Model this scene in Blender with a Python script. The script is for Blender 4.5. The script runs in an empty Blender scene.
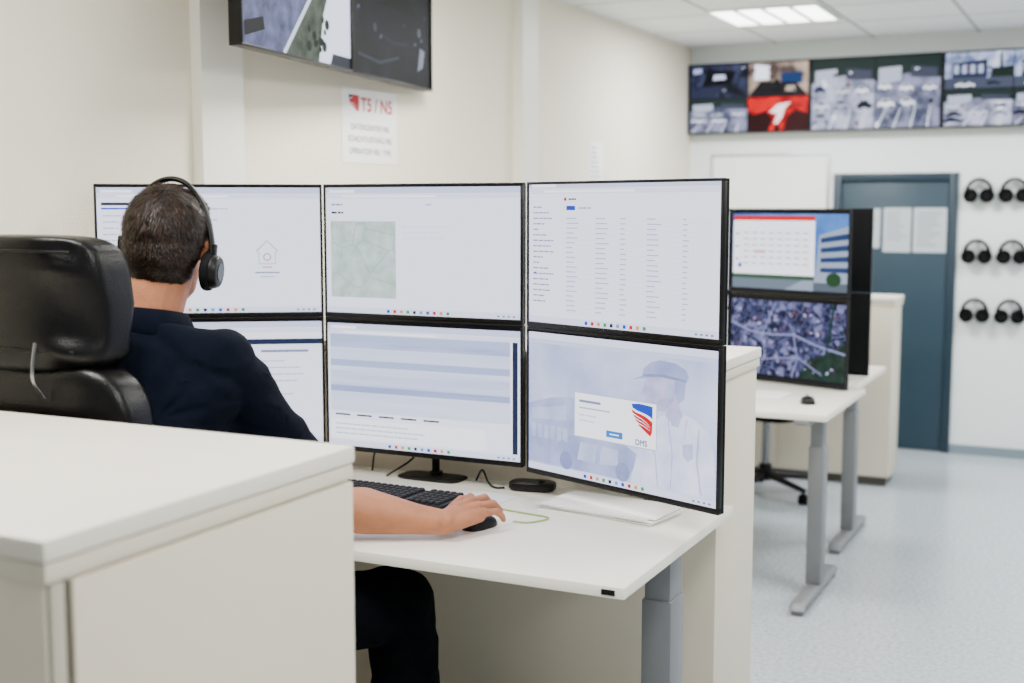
import bpy, bmesh, math, random
from mathutils import Vector, Matrix, Quaternion
from mathutils import noise as mn
rnd = random.Random(7)
scene = bpy.context.scene
COL = scene.collection
V = Vector

# ------------------------------------------------------------------ materials
def hx(s):
    s = s.lstrip('#')
    c = [int(s[i:i+2], 16)/255 for i in (0, 2, 4)]
    return tuple((x/12.92 if x <= .04045 else ((x+.055)/1.055)**2.4) for x in c)+(1,)

def mat(name, col, rough=.5, metal=0, bump=0, bscale=200, var=0, vscale=8, coat=0, sss=0, spec=.5):
    m = bpy.data.materials.new(name); m.use_nodes = True
    nt = m.node_tree; b = nt.nodes['Principled BSDF']
    c = hx(col) if isinstance(col, str) else col
    b.inputs['Base Color'].default_value = c
    b.inputs['Roughness'].default_value = rough
    b.inputs['Metallic'].default_value = metal
    b.inputs['Coat Weight'].default_value = coat
    b.inputs['Specular IOR Level'].default_value = spec
    if sss:
        b.inputs['Subsurface Weight'].default_value = sss
        b.inputs['Subsurface Radius'].default_value = (.012, .005, .003)
        b.inputs['Subsurface Scale'].default_value = 1
    tc = nt.nodes.new('ShaderNodeTexCoord')
    n = nt.nodes.new('ShaderNodeTexNoise'); n.inputs['Scale'].default_value = vscale
    n.inputs['Detail'].default_value = 6
    nt.links.new(tc.outputs['Object'], n.inputs['Vector'])
    r = nt.nodes.new('ShaderNodeMix'); r.data_type = 'RGBA'
    v = max(var, .02)
    r.inputs[6].default_value = tuple(x*(1-v) for x in c[:3])+(1,)
    r.inputs[7].default_value = tuple(min(1, x*(1+v)) for x in c[:3])+(1,)
    nt.links.new(n.outputs['Fac'], r.inputs[0]); nt.links.new(r.outputs[2], b.inputs['Base Color'])
    if bump:
        n2 = nt.nodes.new('ShaderNodeTexNoise'); n2.inputs['Scale'].default_value = bscale
        n2.inputs['Detail'].default_value = 4
        nt.links.new(tc.outputs['Object'], n2.inputs['Vector'])
        bp = nt.nodes.new('ShaderNodeBump'); bp.inputs['Strength'].default_value = bump
        bp.inputs['Distance'].default_value = .004
        nt.links.new(n2.outputs['Fac'], bp.inputs['Height']); nt.links.new(bp.outputs[0], b.inputs['Normal'])
    return m

ES = 2.1
def emat(col, s=1.0, cache={}):
    k = (col, s)
    if k in cache: return cache[k]
    m = bpy.data.materials.new('screen_'+col.strip('#')); m.use_nodes = True
    b = m.node_tree.nodes['Principled BSDF']
    b.inputs['Base Color'].default_value = (.004, .004, .004, 1); b.inputs['Roughness'].default_value = .5
    b.inputs['Specular IOR Level'].default_value = .08
    b.inputs['Emission Color'].default_value = hx(col); b.inputs['Emission Strength'].default_value = ES*s
    cache[k] = m
    return m

def pic(name, scale, stops, kind='noise', s=1.0, edge=None, ew=.06, stretch=(1, 1, 1), cache={}):
    if name in cache: return cache[name]
    m = bpy.data.materials.new(name); m.use_nodes = True; cache[name] = m
    nt = m.node_tree; b = nt.nodes['Principled BSDF']
    b.inputs['Base Color'].default_value = (.004, .004, .004, 1); b.inputs['Roughness'].default_value = .5
    b.inputs['Specular IOR Level'].default_value = .08
    tc = nt.nodes.new('ShaderNodeTexCoord'); mp = nt.nodes.new('ShaderNodeMapping')
    mp.inputs['Scale'].default_value = stretch
    nt.links.new(tc.outputs['Object'], mp.inputs[0])
    rp = nt.nodes.new('ShaderNodeValToRGB')
    el = rp.color_ramp.elements
    for i, (p, c) in enumerate(stops):
        e = el[i] if i < 2 else el.new(p)
        e.position = p; e.color = hx(c)
    out = rp.outputs[0]
    if kind == 'noise':
        n = nt.nodes.new('ShaderNodeTexNoise'); n.inputs['Scale'].default_value = scale
        n.inputs['Detail'].default_value = 5
        nt.links.new(mp.outputs[0], n.inputs['Vector']); nt.links.new(n.outputs['Fac'], rp.inputs[0])
    else:
        n = nt.nodes.new('ShaderNodeTexVoronoi'); n.inputs['Scale'].default_value = scale
        nt.links.new(mp.outputs[0], n.inputs['Vector'])
        sp = nt.nodes.new('ShaderNodeSeparateColor')
        nt.links.new(n.outputs['Color'], sp.inputs[0]); nt.links.new(sp.outputs[0], rp.inputs[0])
    if edge:
        n = nt.nodes.new('ShaderNodeTexVoronoi'); n.feature = 'DISTANCE_TO_EDGE'
        n.inputs['Scale'].default_value = scale*.45
        nt.links.new(mp.outputs[0], n.inputs['Vector'])
        lt = nt.nodes.new('ShaderNodeMath'); lt.operation = 'LESS_THAN'; lt.inputs[1].default_value = ew
        nt.links.new(n.outputs['Distance'], lt.inputs[0])
        mx = nt.nodes.new('ShaderNodeMix'); mx.data_type = 'RGBA'
        nt.links.new(lt.outputs[0], mx.inputs[0]); nt.links.new(out, mx.inputs[6]); mx.inputs[7].default_value = hx(edge)
        out = mx.outputs[2]
    nt.links.new(out, b.inputs['Emission Color']); b.inputs['Emission Strength'].default_value = ES*s
    return m

M_wallL = mat('wall_cream', '#efe7d2', .8, bump=.5, bscale=160, var=.03, vscale=3)
M_wallF = mat('wall_white', '#e9f0ef', .8, bump=.15, bscale=160)
M_trim = mat('trim_white', '#f3f0e4', .5)
M_cab = mat('cabinet_cream', '#dad1bd', .45, var=.015)
M_cabtop = mat('cabinet_top', '#e6e1d3', .38, var=.015)
M_cabseam = mat('cabinet_seam', '#aea897', .5)
M_cabdark = mat('cabinet_gap', '#4a4842', .6)
M_desk = mat('desk_top', '#efebe0', .38, var=.01)
M_steel = mat('grey_steel', '#73767a', .45, .2)
M_black = mat('black_plastic', '#040405', .4, spec=.28)
M_black2 = mat('black_matte', '#050608', .65, spec=.15)
M_rubber = mat('dark_rubber', '#08080a', .8, spec=.15)
M_leather = mat('black_leather', '#020203', .3, bump=.2, bscale=260, spec=.25)
M_chrome = mat('chrome', '#8a8c8f', .25, 1)
M_navy = mat('navy_cloth', '#030816', .9, bump=.35, bscale=900, var=.12, vscale=12, spec=.1)
M_trouser = mat('black_cloth', '#030408', .9, bump=.3, bscale=900, spec=.06)
M_skin = mat('skin', '#ad6f4c', .5, bump=.4, bscale=320, var=.3, vscale=26, sss=.04)
M_hair = mat('brown_hair', '#150b06', .55, var=.5, vscale=240, spec=.3)
M_hair2 = mat('brown_hair_light', '#332012', .5, var=.4, vscale=240, spec=.35)
M_lip = mat('lips', '#a8605a', .5)
M_eye = mat('eye_white', '#e8e4e0', .2)
M_iris = mat('iris', '#3a2a20', .2)
M_paper = mat('white_paper', '#f4f4f2', .7)
M_paper2 = mat('grey_paper', '#dcdedd', .7)
M_paper3 = mat('door_paper', '#b4bdc0', .7)
M_door = mat('door_blue', '#1a3442', .45, var=.03)
M_doorf = mat('door_frame_blue', '#132a38', .4)
M_ink = mat('grey_ink', '#6a6d74', .7)
M_red = mat('red_ink', '#c01c28', .6)
M_blue = mat('blue_ink', '#24377e', .6)
M_board = mat('whiteboard', '#f3f6f4', .2)
M_alu = mat('aluminium', '#b8bcbe', .3, .8)
M_base = mat('baseboard_grey', '#76868f', .6)
M_green = mat('green_cable', '#8fae62', .5)
M_silver = mat('silver_plastic', '#3a3c40', .3, .4)
M_key = mat('key_plastic', '#08080a', .5, spec=.3)

def floor_mat():
    m = mat('vinyl_floor', '#b3bfc6', .24, var=.05, vscale=2.2, spec=.5)
    nt = m.node_tree; b = nt.nodes['Principled BSDF']
    tc = nt.nodes.new('ShaderNodeTexCoord')
    v = nt.nodes.new('ShaderNodeTexNoise'); v.inputs['Scale'].default_value = 60; v.inputs['Detail'].default_value = 8
    nt.links.new(tc.outputs['Object'], v.inputs['Vector'])
    rp = nt.nodes.new('ShaderNodeValToRGB')
    rp.color_ramp.elements[0].position = .35; rp.color_ramp.elements[0].color = hx('#9ca6ae')
    rp.color_ramp.elements[1].position = .65; rp.color_ramp.elements[1].color = hx('#bac2c8')
    nt.links.new(v.outputs['Fac'], rp.inputs[0]); nt.links.new(rp.outputs[0], b.inputs['Base Color'])
    return m
def ceil_mat():
    m = mat('ceiling_tiles', '#eceef0', .8)
    nt = m.node_tree; b = nt.nodes['Principled BSDF']
    tc = nt.nodes.new('ShaderNodeTexCoord'); mp = nt.nodes.new('ShaderNodeMapping')
    mp.inputs['Location'].default_value = (.05, .0, 0)
    nt.links.new(tc.outputs['Object'], mp.inputs[0])
    br = nt.nodes.new('ShaderNodeTexBrick'); br.offset = 0
    br.inputs['Scale'].default_value = 1; br.inputs['Brick Width'].default_value = .625
    br.inputs['Row Height'].default_value = .625; br.inputs['Mortar Size'].default_value = .012
    br.inputs['Color1'].default_value = hx('#eef1f3'); br.inputs['Color2'].default_value = hx('#e8ecee')
    br.inputs['Mortar'].default_value = hx('#a8aeb2')
    nt.links.new(mp.outputs[0], br.inputs['Vector']); nt.links.new(br.outputs['Color'], b.inputs['Base Color'])
    return m
M_floor = floor_mat(); M_ceil = ceil_mat()

# ------------------------------------------------------------------ builder
SPH = []
N = 180
for i in range(N):
    z = 1-2*(i+.5)/N; r = math.sqrt(1-z*z); a = i*2.399963
    SPH.append(V((r*math.cos(a), r*math.sin(a), z)))

class Part:
    def __init__(s): s.bm = bmesh.new()
    def merge(s, t, mi=0, M=None, fn=None):
        if fn:
            for v in t.verts: v.co = V(fn(v.co))
        if M is not None: t.transform(M)
        for f in t.faces: f.material_index = mi
        me = bpy.data.meshes.new('t'); t.to_mesh(me); t.free()
        s.bm.from_mesh(me); bpy.data.meshes.remove(me)
        return s
    def box(s, c, d, bev=.002, mi=0, rot=None, seg=2, fn=None, top=None):
        t = bmesh.new(); bmesh.ops.create_cube(t, size=1)
        for v in t.verts: v.co = V((v.co.x*d[0], v.co.y*d[1], v.co.z*d[2]))
        if top:
            for v in t.verts:
                if v.co.z > 0: v.co.x *= top[0]; v.co.y *= top[1]
        if bev: bmesh.ops.bevel(t, geom=t.edges[:], offset=min(bev, min(d)*.45), segments=seg, affect='EDGES', profile=.5)
        M = Matrix.Translation(V(c))
        if rot is not None: M = M @ rot.to_4x4()
        return s.merge(t, mi, M, fn)
    def bx(s, x0, x1, y0, y1, z0, z1, bev=.002, mi=0):
        return s.box(((x0+x1)/2, (y0+y1)/2, (z0+z1)/2), (x1-x0, y1-y0, z1-z0), bev, mi)
    def cyl(s, p, q, r, r2=None, mi=0, seg=24, bev=0):
        p = V(p); q = V(q); L = (q-p).length
        t = bmesh.new(); bmesh.ops.create_cone(t, cap_ends=True, segments=seg, radius1=r, radius2=r if r2 is None else r2, depth=L)
        if bev:
            es = [e for e in t.edges if len(e.link_faces) == 2 and any(len(f.verts) > 4 for f in e.link_faces)]
            bmesh.ops.bevel(t, geom=es, offset=bev, segments=3, affect='EDGES', profile=.5)
        M = Matrix.Translation((p+q)/2) @ (q-p).to_track_quat('Z', 'Y').to_matrix().to_4x4()
        return s.merge(t, mi, M)
    def tube(s, pts, r, mi=0, seg=10, smooth=True, flat=None):
        pts = [V(p) for p in pts]
        if smooth and len(pts) > 2:
            o = []
            P = [pts[0]*2-pts[1]]+pts+[pts[-1]*2-pts[-2]]
            for i in range(1, len(P)-2):
                for k in range(6):
                    u = k/6; a, b, c, d = P[i-1:i+3]
                    o.append(.5*((2*b)+(c-a)*u+(2*a-5*b+4*c-d)*u*u+(3*b-a-3*c+d)*u**3))
            o.append(pts[-1]); pts = o
        t = bmesh.new(); rings = []
        tg = (pts[1]-pts[0]).normalized()
        n = tg.orthogonal().normalized() if flat is None else V(flat[2]).normalized()
        for i, p in enumerate(pts):
            a = pts[max(0, i-1)]; b = pts[min(len(pts)-1, i+1)]
            t2 = (b-a).normalized()
            n = (n-t2*n.dot(t2)).normalized(); bn = t2.cross(n)
            ra, rb = (r, r) if flat is None else (flat[0], flat[1])
            rings.append([t.verts.new(p+n*math.cos(2*math.pi*k/seg)*ra+bn*math.sin(2*math.pi*k/seg)*rb) for k in range(seg)])
        for i in range(len(rings)-1):
            for k in range(seg):
                t.faces.new((rings[i][k], rings[i][(k+1) % seg], rings[i+1][(k+1) % seg], rings[i+1][k]))
        t.faces.new(rings[0][::-1]); t.faces.new(rings[-1])
        return s.merge(t, mi)
    def cushion(s, c, d, e=.35, mi=0, rot=None, fn=None, nu=40, nv=24):
        t = bmesh.new(); g = []
        pw = lambda x, k: math.copysign(abs(x)**k, x)
        for j in range(nv+1):
            ph = -math.pi/2+math.pi*j/nv; row = []
            for i in range(nu):
                th = 2*math.pi*i/nu
                row.append(t.verts.new((d[0]/2*pw(math.cos(ph), e)*pw(math.cos(th), e), d[1]/2*pw(math.cos(ph), e)*pw(math.sin(th), e), d[2]/2*pw(math.sin(ph), e))))
            g.append(row)
        for j in range(nv):
            for i in range(nu):
                t.faces.new((g[j][i], g[j][(i+1) % nu], g[j+1][(i+1) % nu], g[j+1][i]))
        bmesh.ops.remove_doubles(t, verts=t.verts[:], dist=1e-5)
        M = Matrix.Translation(V(c))
        if rot is not None: M = M @ rot.to_4x4()
        return s.merge(t, mi, M, fn)
    def hull(s, pts, mi=0):
        t = bmesh.new()
        for p in pts: t.verts.new(p)
        r = bmesh.ops.convex_hull(t, input=t.verts[:])
        g = [v for v in t.verts if not v.link_faces]
        bmesh.ops.delete(t, geom=g, context='VERTS')
        return s.merge(t, mi)
    def caps(s, *pr, mi=0):
        pts = []
        for p, r in pr: pts += [V(p)+d*r for d in SPH]
        return s.hull(pts, mi)
    def ell(s, c, r, R=None, mi=0):
        R = R or Matrix.Identity(3)
        return s.hull([V(c)+R @ V((d.x*r[0], d.y*r[1], d.z*r[2])) for d in SPH], mi)
    def obj(s, name, mats, parent=None, label=None, category=None, group=None, structure=False, ang=40, smooth=True):
        me = bpy.data.meshes.new(name)
        bmesh.ops.recalc_face_normals(s.bm, faces=s.bm.faces[:])
        s.bm.to_mesh(me); s.bm.free()
        for m in (mats if isinstance(mats, (list, tuple)) else [mats]): me.materials.append(m)
        if smooth:
            me.polygons.foreach_set('use_smooth', [True]*len(me.polygons))
            me.set_sharp_from_angle(angle=math.radians(ang))
        o = bpy.data.objects.new(name, me); COL.objects.link(o)
        tag(o, parent, label, category, group, structure)
        return o

def tag(o, parent=None, label=None, category=None, group=None, structure=False):
    if parent: o.parent = parent
    if label: o['label'] = label
    if category: o['category'] = category
    if group: o['group'] = group
    if structure: o['kind'] = 'structure'

def thing(name, loc, rz, label, category, group=None):
    e = bpy.data.objects.new(name, None); e.empty_display_size = .1
    e.location = loc; e.rotation_euler = (0, 0, rz); COL.objects.link(e)
    tag(e, None, label, category, group)
    return e

def copy_thing(src, loc=None, rz=None):
    c = src.copy(); COL.objects.link(c)
    if loc is not None: c.location = loc
    if rz is not None: c.rotation_euler = (0, 0, rz)
    kids = list(src.children)
    for ch in kids:
        k = ch.copy(); COL.objects.link(k); k.parent = c
    return c

def text_geo(txt, size, align='LEFT'):
    cu = bpy.data.curves.new('txt', 'FONT'); cu.body = txt; cu.size = size; cu.align_x = align
    o = bpy.data.objects.new('txt', cu); COL.objects.link(o)
    dg = bpy.context.evaluated_depsgraph_get(); dg.update()
    me = bpy.data.meshes.new_from_object(o.evaluated_get(dg))
    vs = [(v.co.x, v.co.y) for v in me.vertices]; fs = [tuple(p.vertices) for p in me.polygons]
    bpy.data.objects.remove(o); bpy.data.curves.remove(cu); bpy.data.meshes.remove(me)
    return vs, fs

class Canvas:
    """flat artwork; units 16 wide, lower-left origin; faces -Y"""
    def __init__(s, w, h, W=16.0):
        s.w, s.h, s.k = w, h, w/W; s.W = W; s.H = h/s.k
        s.v = []; s.f = []; s.mi = []; s.mats = []
    def m(s, mt):
        if mt not in s.mats: s.mats.append(mt)
        return s.mats.index(mt)
    def put(s, pts, faces, mt, L):
        b = len(s.v); i = s.m(mt)
        for x, y in pts: s.v.append((x*s.k-s.w/2, -L*.00025, y*s.k-s.h/2))
        for f in faces: s.f.append(tuple(b+j for j in f)); s.mi.append(i)
    def rect(s, x, y, w, h, mt, L=1): s.put([(x, y), (x+w, y), (x+w, y+h), (x, y+h)], [(0, 1, 2, 3)], mt, L)
    def poly(s, pts, mt, L=2): s.put(pts, [tuple(range(len(pts)))], mt, L)
    def circ(s, x, y, r, mt, L=2, ry=None, n=24):
        s.poly([(x+r*math.cos(2*math.pi*i/n), y+(ry or r)*math.sin(2*math.pi*i/n)) for i in range(n)], mt, L)
    def ribbon(s, pts, wd, mt, L=2):
        if not isinstance(wd, (list, tuple)): wd = [wd]*len(pts)
        l, r = [], []
        for i, (x, y) in enumerate(pts):
            a = pts[max(0, i-1)]; b = pts[min(len(pts)-1, i+1)]
            dx, dy = b[0]-a[0], b[1]-a[1]; q = math.hypot(dx, dy) or 1
            nx, ny = -dy/q*wd[i]/2, dx/q*wd[i]/2
            l.append((x+nx, y+ny)); r.append((x-nx, y-ny))
        n = len(pts)
        s.put(l+r, [(i, i+1, n+i+1, n+i) for i in range(n-1)], mt, L)
    def text(s, t, x, y, size, mt, L=3, align='LEFT', bold=0):
        vs, fs = text_geo(t, size, align)
        for k, (dx, dy) in enumerate(((0, 0), (bold, 0), (0, bold), (bold, bold)) if bold else ((0, 0),)):
            s.put([(x+a+dx, y+b+dy) for a, b in vs], fs, mt, L+k*.2)
    def obj(s, name, parent=None, **kw):
        me = bpy.data.meshes.new(name); me.from_pydata(s.v, [], s.f)
        for m in s.mats: me.materials.append(m)
        me.polygons.foreach_set('material_index', s.mi); me.update()
        o = bpy.data.objects.new(name, me); COL.objects.link(o); tag(o, parent, **kw)
        return o

def logo(c, x, y, s, red, blue, L=4):
    """wing emblem: blue swoosh on top, compact red feathers sweeping down to the right"""
    P = lambda pts: [(x+a*s, y+b*s) for a, b in pts]
    wh = WH if red.name.startswith('screen') else M_paper
    c.poly(P([(-1.05, .95), (-.3, 1.05), (.5, 1.0), (1.05, .95), (1.05, .0), (.85, .15), (.45, .3), (.0, .4), (-.5, .5), (-.95, .68)]), blue, L)
    c.poly(P([(-1.05, .55), (-.6, .36), (-.1, .26), (.4, .12), (1.05, -.2), (1.02, -1.0), (.85, -1.3), (.5, -1.1), (.1, -.85), (-.3, -.6), (-.65, -.2), (-.9, .2)]), red, L)
    for i in range(3):
        o = i*.28; q = .14*i
        c.ribbon(P([(-.95+q, .26-o), (-.5+q, .08-o), (0+q*.6, -.08-o*.9), (.5+q*.2, -.32-o*.75), (.9, -.62-o*.55)]), [.09*s, .07*s, .05*s, .04*s, .0], wh, L+1)

# ------------------------------------------------------------------ room
CZ = 2.62
def shell(name, a, b, m, bev=0):
    p = Part(); p.bx(a[0], b[0], a[1], b[1], a[2], b[2], bev)
    return p.obj(name, m, structure=True, smooth=False)
shell('floor', (-.1, -2.5, -.1), (5.5, 8.36, 0), M_floor)
shell('ceiling', (-.1, -2.5, CZ), (5.5, 8.36, CZ+.1), M_ceil)
shell('wall_left', (-.1, -2.5, 0), (0, 8.36, CZ), M_wallL)
DX0, DX1, DZ = .97, 1.74, 1.77
p = Part(); p.bx(0, DX0, 8.26, 8.36, 0, CZ, 0); p.bx(DX1, 5.5, 8.26, 8.36, 0, CZ, 0); p.bx(DX0, DX1, 8.26, 8.36, DZ, CZ, 0)
p.obj('wall_far', M_wallF, structure=True, smooth=False)
shell('baseboard_far', (DX1+.0, 8.245, 0), (5.5, 8.26, .06), M_base)
shell('baseboard_left', (0, -2.5, 0), (.015, 8.24, .06), M_base)
shell('trim_1', (0, 3.17, 0.06), (.04, 3.38, CZ), M_trim)
shell('trim_2', (0, 5.50, 0.06), (.05, 5.68, CZ), M_trim)
shell('trim_3', (0, .98, 0.06), (.04, 1.1, CZ), M_trim)
d = thing('door_1', ((DX0+DX1)/2, 8.26, 0), 0, None, None); d['kind'] = 'structure'
hw = (DX1-DX0)/2
p = Part(); p.bx(-hw, -hw+.05, -.02, .05, 0, DZ, .003); p.bx(hw-.05, hw, -.02, .05, 0, DZ, .003); p.bx(-hw+.05, hw-.05, -.02, .05, DZ-.05, DZ, .003)
p.obj('door_frame', M_doorf, d)
p = Part(); p.bx(-hw+.05, hw-.05, 0, .04, .005, DZ-.05, .003); p.obj('door_leaf', M_door, d)
p = Part(); p.cyl((-.27, 0, .9), (-.27, -.05, .9), .01); p.cyl((-.27, -.045, .9), (-.16, -.045, .9), .009); p.box((-.27, -.004, .88), (.035, .008, .16), .003)
p.obj('door_handle', M_alu, d)

# ceiling lights
M_diff = emat('#ffffff', 4)
def ceiling_light(x, y):
    t = thing('ceiling_light', (x, y, CZ), 0, 'recessed square ceiling light with louvre strips', 'ceiling light', 'recessed ceiling lights')
    p = Part(); w = .31
    for a in ((-w, w, -w, -w+.02), (-w, w, w-.02, w), (-w, -w+.02, -w+.02, w-.02), (w-.02, w, -w+.02, w-.02)):
        p.bx(a[0], a[1], a[2], a[3], -.012, .0, .001)
    for k in (-.15, 0, .15): p.bx(k-.012, k+.012, -w+.02, w-.02, -.01, -.002, .001)
    p.obj('frame', M_trim, t)
    p = Part(); p.bx(-w+.02, w-.02, -w+.02, w-.02, -.004, -.001, 0); p.obj('diffuser', M_diff, t)
    l = bpy.data.lights.new('panel_light', 'AREA'); l.shape = 'SQUARE'; l.size = .58; l.energy = 52 if y > 2 else 44
    l.color = (1, .965, .90) if y < 6 else (.97, .985, 1)
    o = bpy.data.objects.new('panel_light', l); COL.objects.link(o); o.location = (0, 0, -.03); o.parent = t
for x, y in ((.87, 7.03), (.87, 3.9), (.87, 1.4), (2.75, 7.03), (2.75, 4.2), (2.75, 1.4), (4.6, 5), (4.6, 1.5)):
    ceiling_light(x, y)

# ------------------------------------------------------------------ cabinets
def cabinet(name, x0, x1, y0, y1, h, label, doors='x'):
    t = thing(name, ((x0+x1)/2, (y0+y1)/2, 0), 0, label, 'cabinet')
    a, b = (x1-x0)/2, (y1-y0)/2
    p = Part(); p.bx(-a, a, -b, b, h-.028, h, .003); p.obj('cabinet_top', M_cabtop, t)
    p = Part()
    p.bx(-a+.01, a-.012, -b+.008, b-.004, .05, h-.03, .002)
    p.bx(-a+.008, a-.004, -b+.004, b-.002, h-.055, h-.03, .002)
    p.bx(-a+.03, a-.03, -b+.03, b-.03, 0, .05, .0, 1)
    p.obj('body', [M_cab, M_cabdark], t)
    if doors == 'x':
        p = Part(); p.bx(a-.012, a-.005, -b+.012, -b+.034, .06, h-.058, .001)
        p.obj('side_frame', M_cabseam, t)
        p = Part(); p.bx(a-.0118, a-.0085, -b+.036, -b+.042, .06, h-.058, 0)
        p.obj('door_gap', M_cabdark, t)
        p = Part(); p.bx(a-.012, a-.002, -b+.045, b-.004, .06, h-.06, .002)
        p.obj('door', M_cab, t)
    elif doors == 'y':
        n = 2
        w = (2*a-.02)/n
        for i in range(n):
            p = Part(); p.bx(-a+.01+i*w+.002, -a+.01+(i+1)*w-.002, -b-.008, -b+.008, .06, h-.06, .002); p.obj('door', M_cab, t)
    return t
cabinet('cabinet', .30, 1.55, 1.05, 1.715, 1.160, 'low cream office cabinet with thick top beside the seated person')
cabinet('cabinet', .08, 1.75, 3.15, 3.54, 1.15, 'cream partition cabinet standing directly behind the monitor desk', doors=None)
cabinet('cabinet', .3, 1.57, 7.07, 7.35, 1.06, 'cream low cabinet standing near the blue door', doors='y')

# ------------------------------------------------------------------ desks
def desk(x0, x1, y0, y1, z, label, legy=None, lw=(.06, .085)):
    cx, cy = (x0+x1)/2, (y0+y1)/2
    t = thing('desk', (cx, cy, 0), 0, label, 'desk')
    a, b = (x1-x0)/2, (y1-y0)/2
    p = Part(); p.box((0, 0, z-.0125), (2*a, 2*b, .025), .002); p.obj('desk_top', M_desk, t)
    ly = (legy-cy) if legy is not None else 0
    for sx in (-1, 1):
        X = sx*(a-.09)
        p = Part()
        p.box((X, ly, .33), (lw[0], lw[1], .56), .004); p.box((X, ly, .66), (lw[0]-.01, lw[1]-.012, .2), .004)
        p.box((X, ly, .035), (.07, .64, .03), .01, top=(.8, .9)); p.box((X, ly, z-.035), (.06, .6, .02), .003)
        p.box((X, ly-.28, .01), (.05, .05, .02), .005); p.box((X, ly+.28, .01), (.05, .05, .02), .005)
        p.obj('leg', M_steel, t)
    p = Part(); p.box((0, ly, z-.045), (2*a-.2, .06, .035), .003); p.obj('crossbeam', M_steel, t)
    return t, a, b
t, a, b = desk(.06, 1.795, 2.325, 3.117, .78, 'white sit-stand desk with grey steel legs carrying six monitors', legy=2.83, lw=(.075, .10))
p = Part(); p.box((.22, -.22, .735), (.3, .12, .036), .006); p.obj('control_box', M_black, t, label='black motor control box')
p = Part(); p.box((a-.035, -b-.001, .767), (.03, .003, .012), .001); p.obj('height_switch', M_black, t)
desk(.06, 1.71, 4.65, 5.44, .78, 'white sit-stand desk with grey legs and two rows of monitors', legy=4.95)
desk(.06, 1.66, 5.47, 6.25, .78, 'white sit-stand desk facing the blue door', legy=5.88)

# ------------------------------------------------------------------ screen contents
W = emat('#e4e8fb'); W2 = emat('#d2d8f0'); G1 = emat('#a2aac8'); G2 = emat('#737c9e'); G3 = emat('#bcc4e0')
BL = emat('#1c3cae'); RD = emat('#b80c20'); DK = emat('#1c2540'); WH = emat('#f4f5ff'); BLK = emat('#020308')
ICON = [BL, RD, emat('#d08a20'), emat('#288a4c'), DK, emat('#3490d0')]
def taskbar(c):
    c.rect(0, 0, 16, .42, W2, 1)
    for i in range(10): c.rect(5.2+i*.55, .1, .24, .22, ICON[i % 6], 2)
    for i in range(4): c.rect(14.2+i*.4, .12, .2, .12, G2, 2)
def lines(c, x, y, w, n, dy, mt, h=.09, L=2, r=rnd):
    for i in range(n):
        q = w*(.35+.65*r.random()); xx = x
        while q > .15:
            s_ = min(q, r.uniform(.2, .6)); c.rect(xx, y-i*dy, s_*.85, h, mt, L); xx += s_; q -= s_
def browser(c):
    c.rect(0, 0, 16, 9.2, W, 0); c.rect(0, 8.75, 16, .45, G3, 1); c.rect(0, 8.4, 16, .3, W2, 1)
    c.rect(.3, 8.82, 2.2, .2, WH, 2); c.rect(1.4, 8.48, 8, .15, WH, 2)
    taskbar(c)
def c_portal(c):
    browser(c)
    c.rect(.3, 7.6, 3.2, .12, BL, 2); c.rect(.3, 7.9, 2.0, .2, DK, 2); lines(c, .4, 7.1, 3.0, 10, .45, G1)
    lines(c, 5, 7.6, 6, 3, .4, G1)
    o = emat('#b493ac')
    c.ribbon([(11.3, 4.5), (12.1, 5.3), (12.9, 4.5)], .09, o, 2); c.ribbon([(11.5, 4.5), (11.5, 3.6), (12.7, 3.6), (12.7, 4.5)], .08, G1, 2)
    c.circ(12.1, 4.1, .3, o, 3); c.circ(12.1, 4.1, .2, W, 4); c.rect(11.75, 3.3, .7, .1, o, 3)
    c.rect(11.2, 2.9, 1.8, .1, G2, 2); c.rect(11.6, 2.6, 1.0, .08, G1, 2)
def c_map(c):
    browser(c)
    lines(c, .5, 7.9, 2.5, 1, .3, G2, .12); lines(c, .5, 7.3, 1.2, 1, .3, DK, .14); lines(c, 8.5, 7.9, 1.2, 1, .3, G1)
    c.rect(.4, 1.15, 5.6, 5.6, pic('map_light', 26, [(.3, '#9fb8aa'), (.5, '#b2c4c2'), (.7, '#c4d0d2')], edge='#97adae', ew=.012, s=.9), 2)
    lines(c, 6.6, 6.3, 4, 3, .4, W2)
def c_mail(c):
    browser(c)
    lines(c, .4, 7.5, 2.0, 18, .36, G2, .08); c.rect(.5, 3.2, .2, .12, BL, 3)
    c.circ(3.4, 8.05, .12, RD, 3); lines(c, 3.7, 8.0, 1.5, 1, .3, DK, .1)
    c.rect(3.5, 7.35, .8, .28, BL, 3); lines(c, 4.6, 7.45, 1.3, 1, .3, G2, .08)
    for i in range(20):
        y = 6.8-i*.31
        c.rect(3.4, y-.1, 12, .02, W2, 2)
        for x, w in ((3.5, 1.1), (6.1, 1.2), (8.2, .6), (10.4, 1.2), (13.2, .5)): c.rect(x, y, w*(.5+.5*rnd.random()), .07, G1, 2)
def c_doc(c):
    browser(c)
    c.rect(0, 7.5, 16, .4, DK, 2); c.rect(11.5, 6.9, 3.5, .18, G2, 2)
    lines(c, 11.6, 6.2, 3.2, 8, .5, G1); lines(c, 1, 6.2, 8, 9, .5, G1)
    c.rect(10.8, .6, .03, 6.7, G1, 2)
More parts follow.
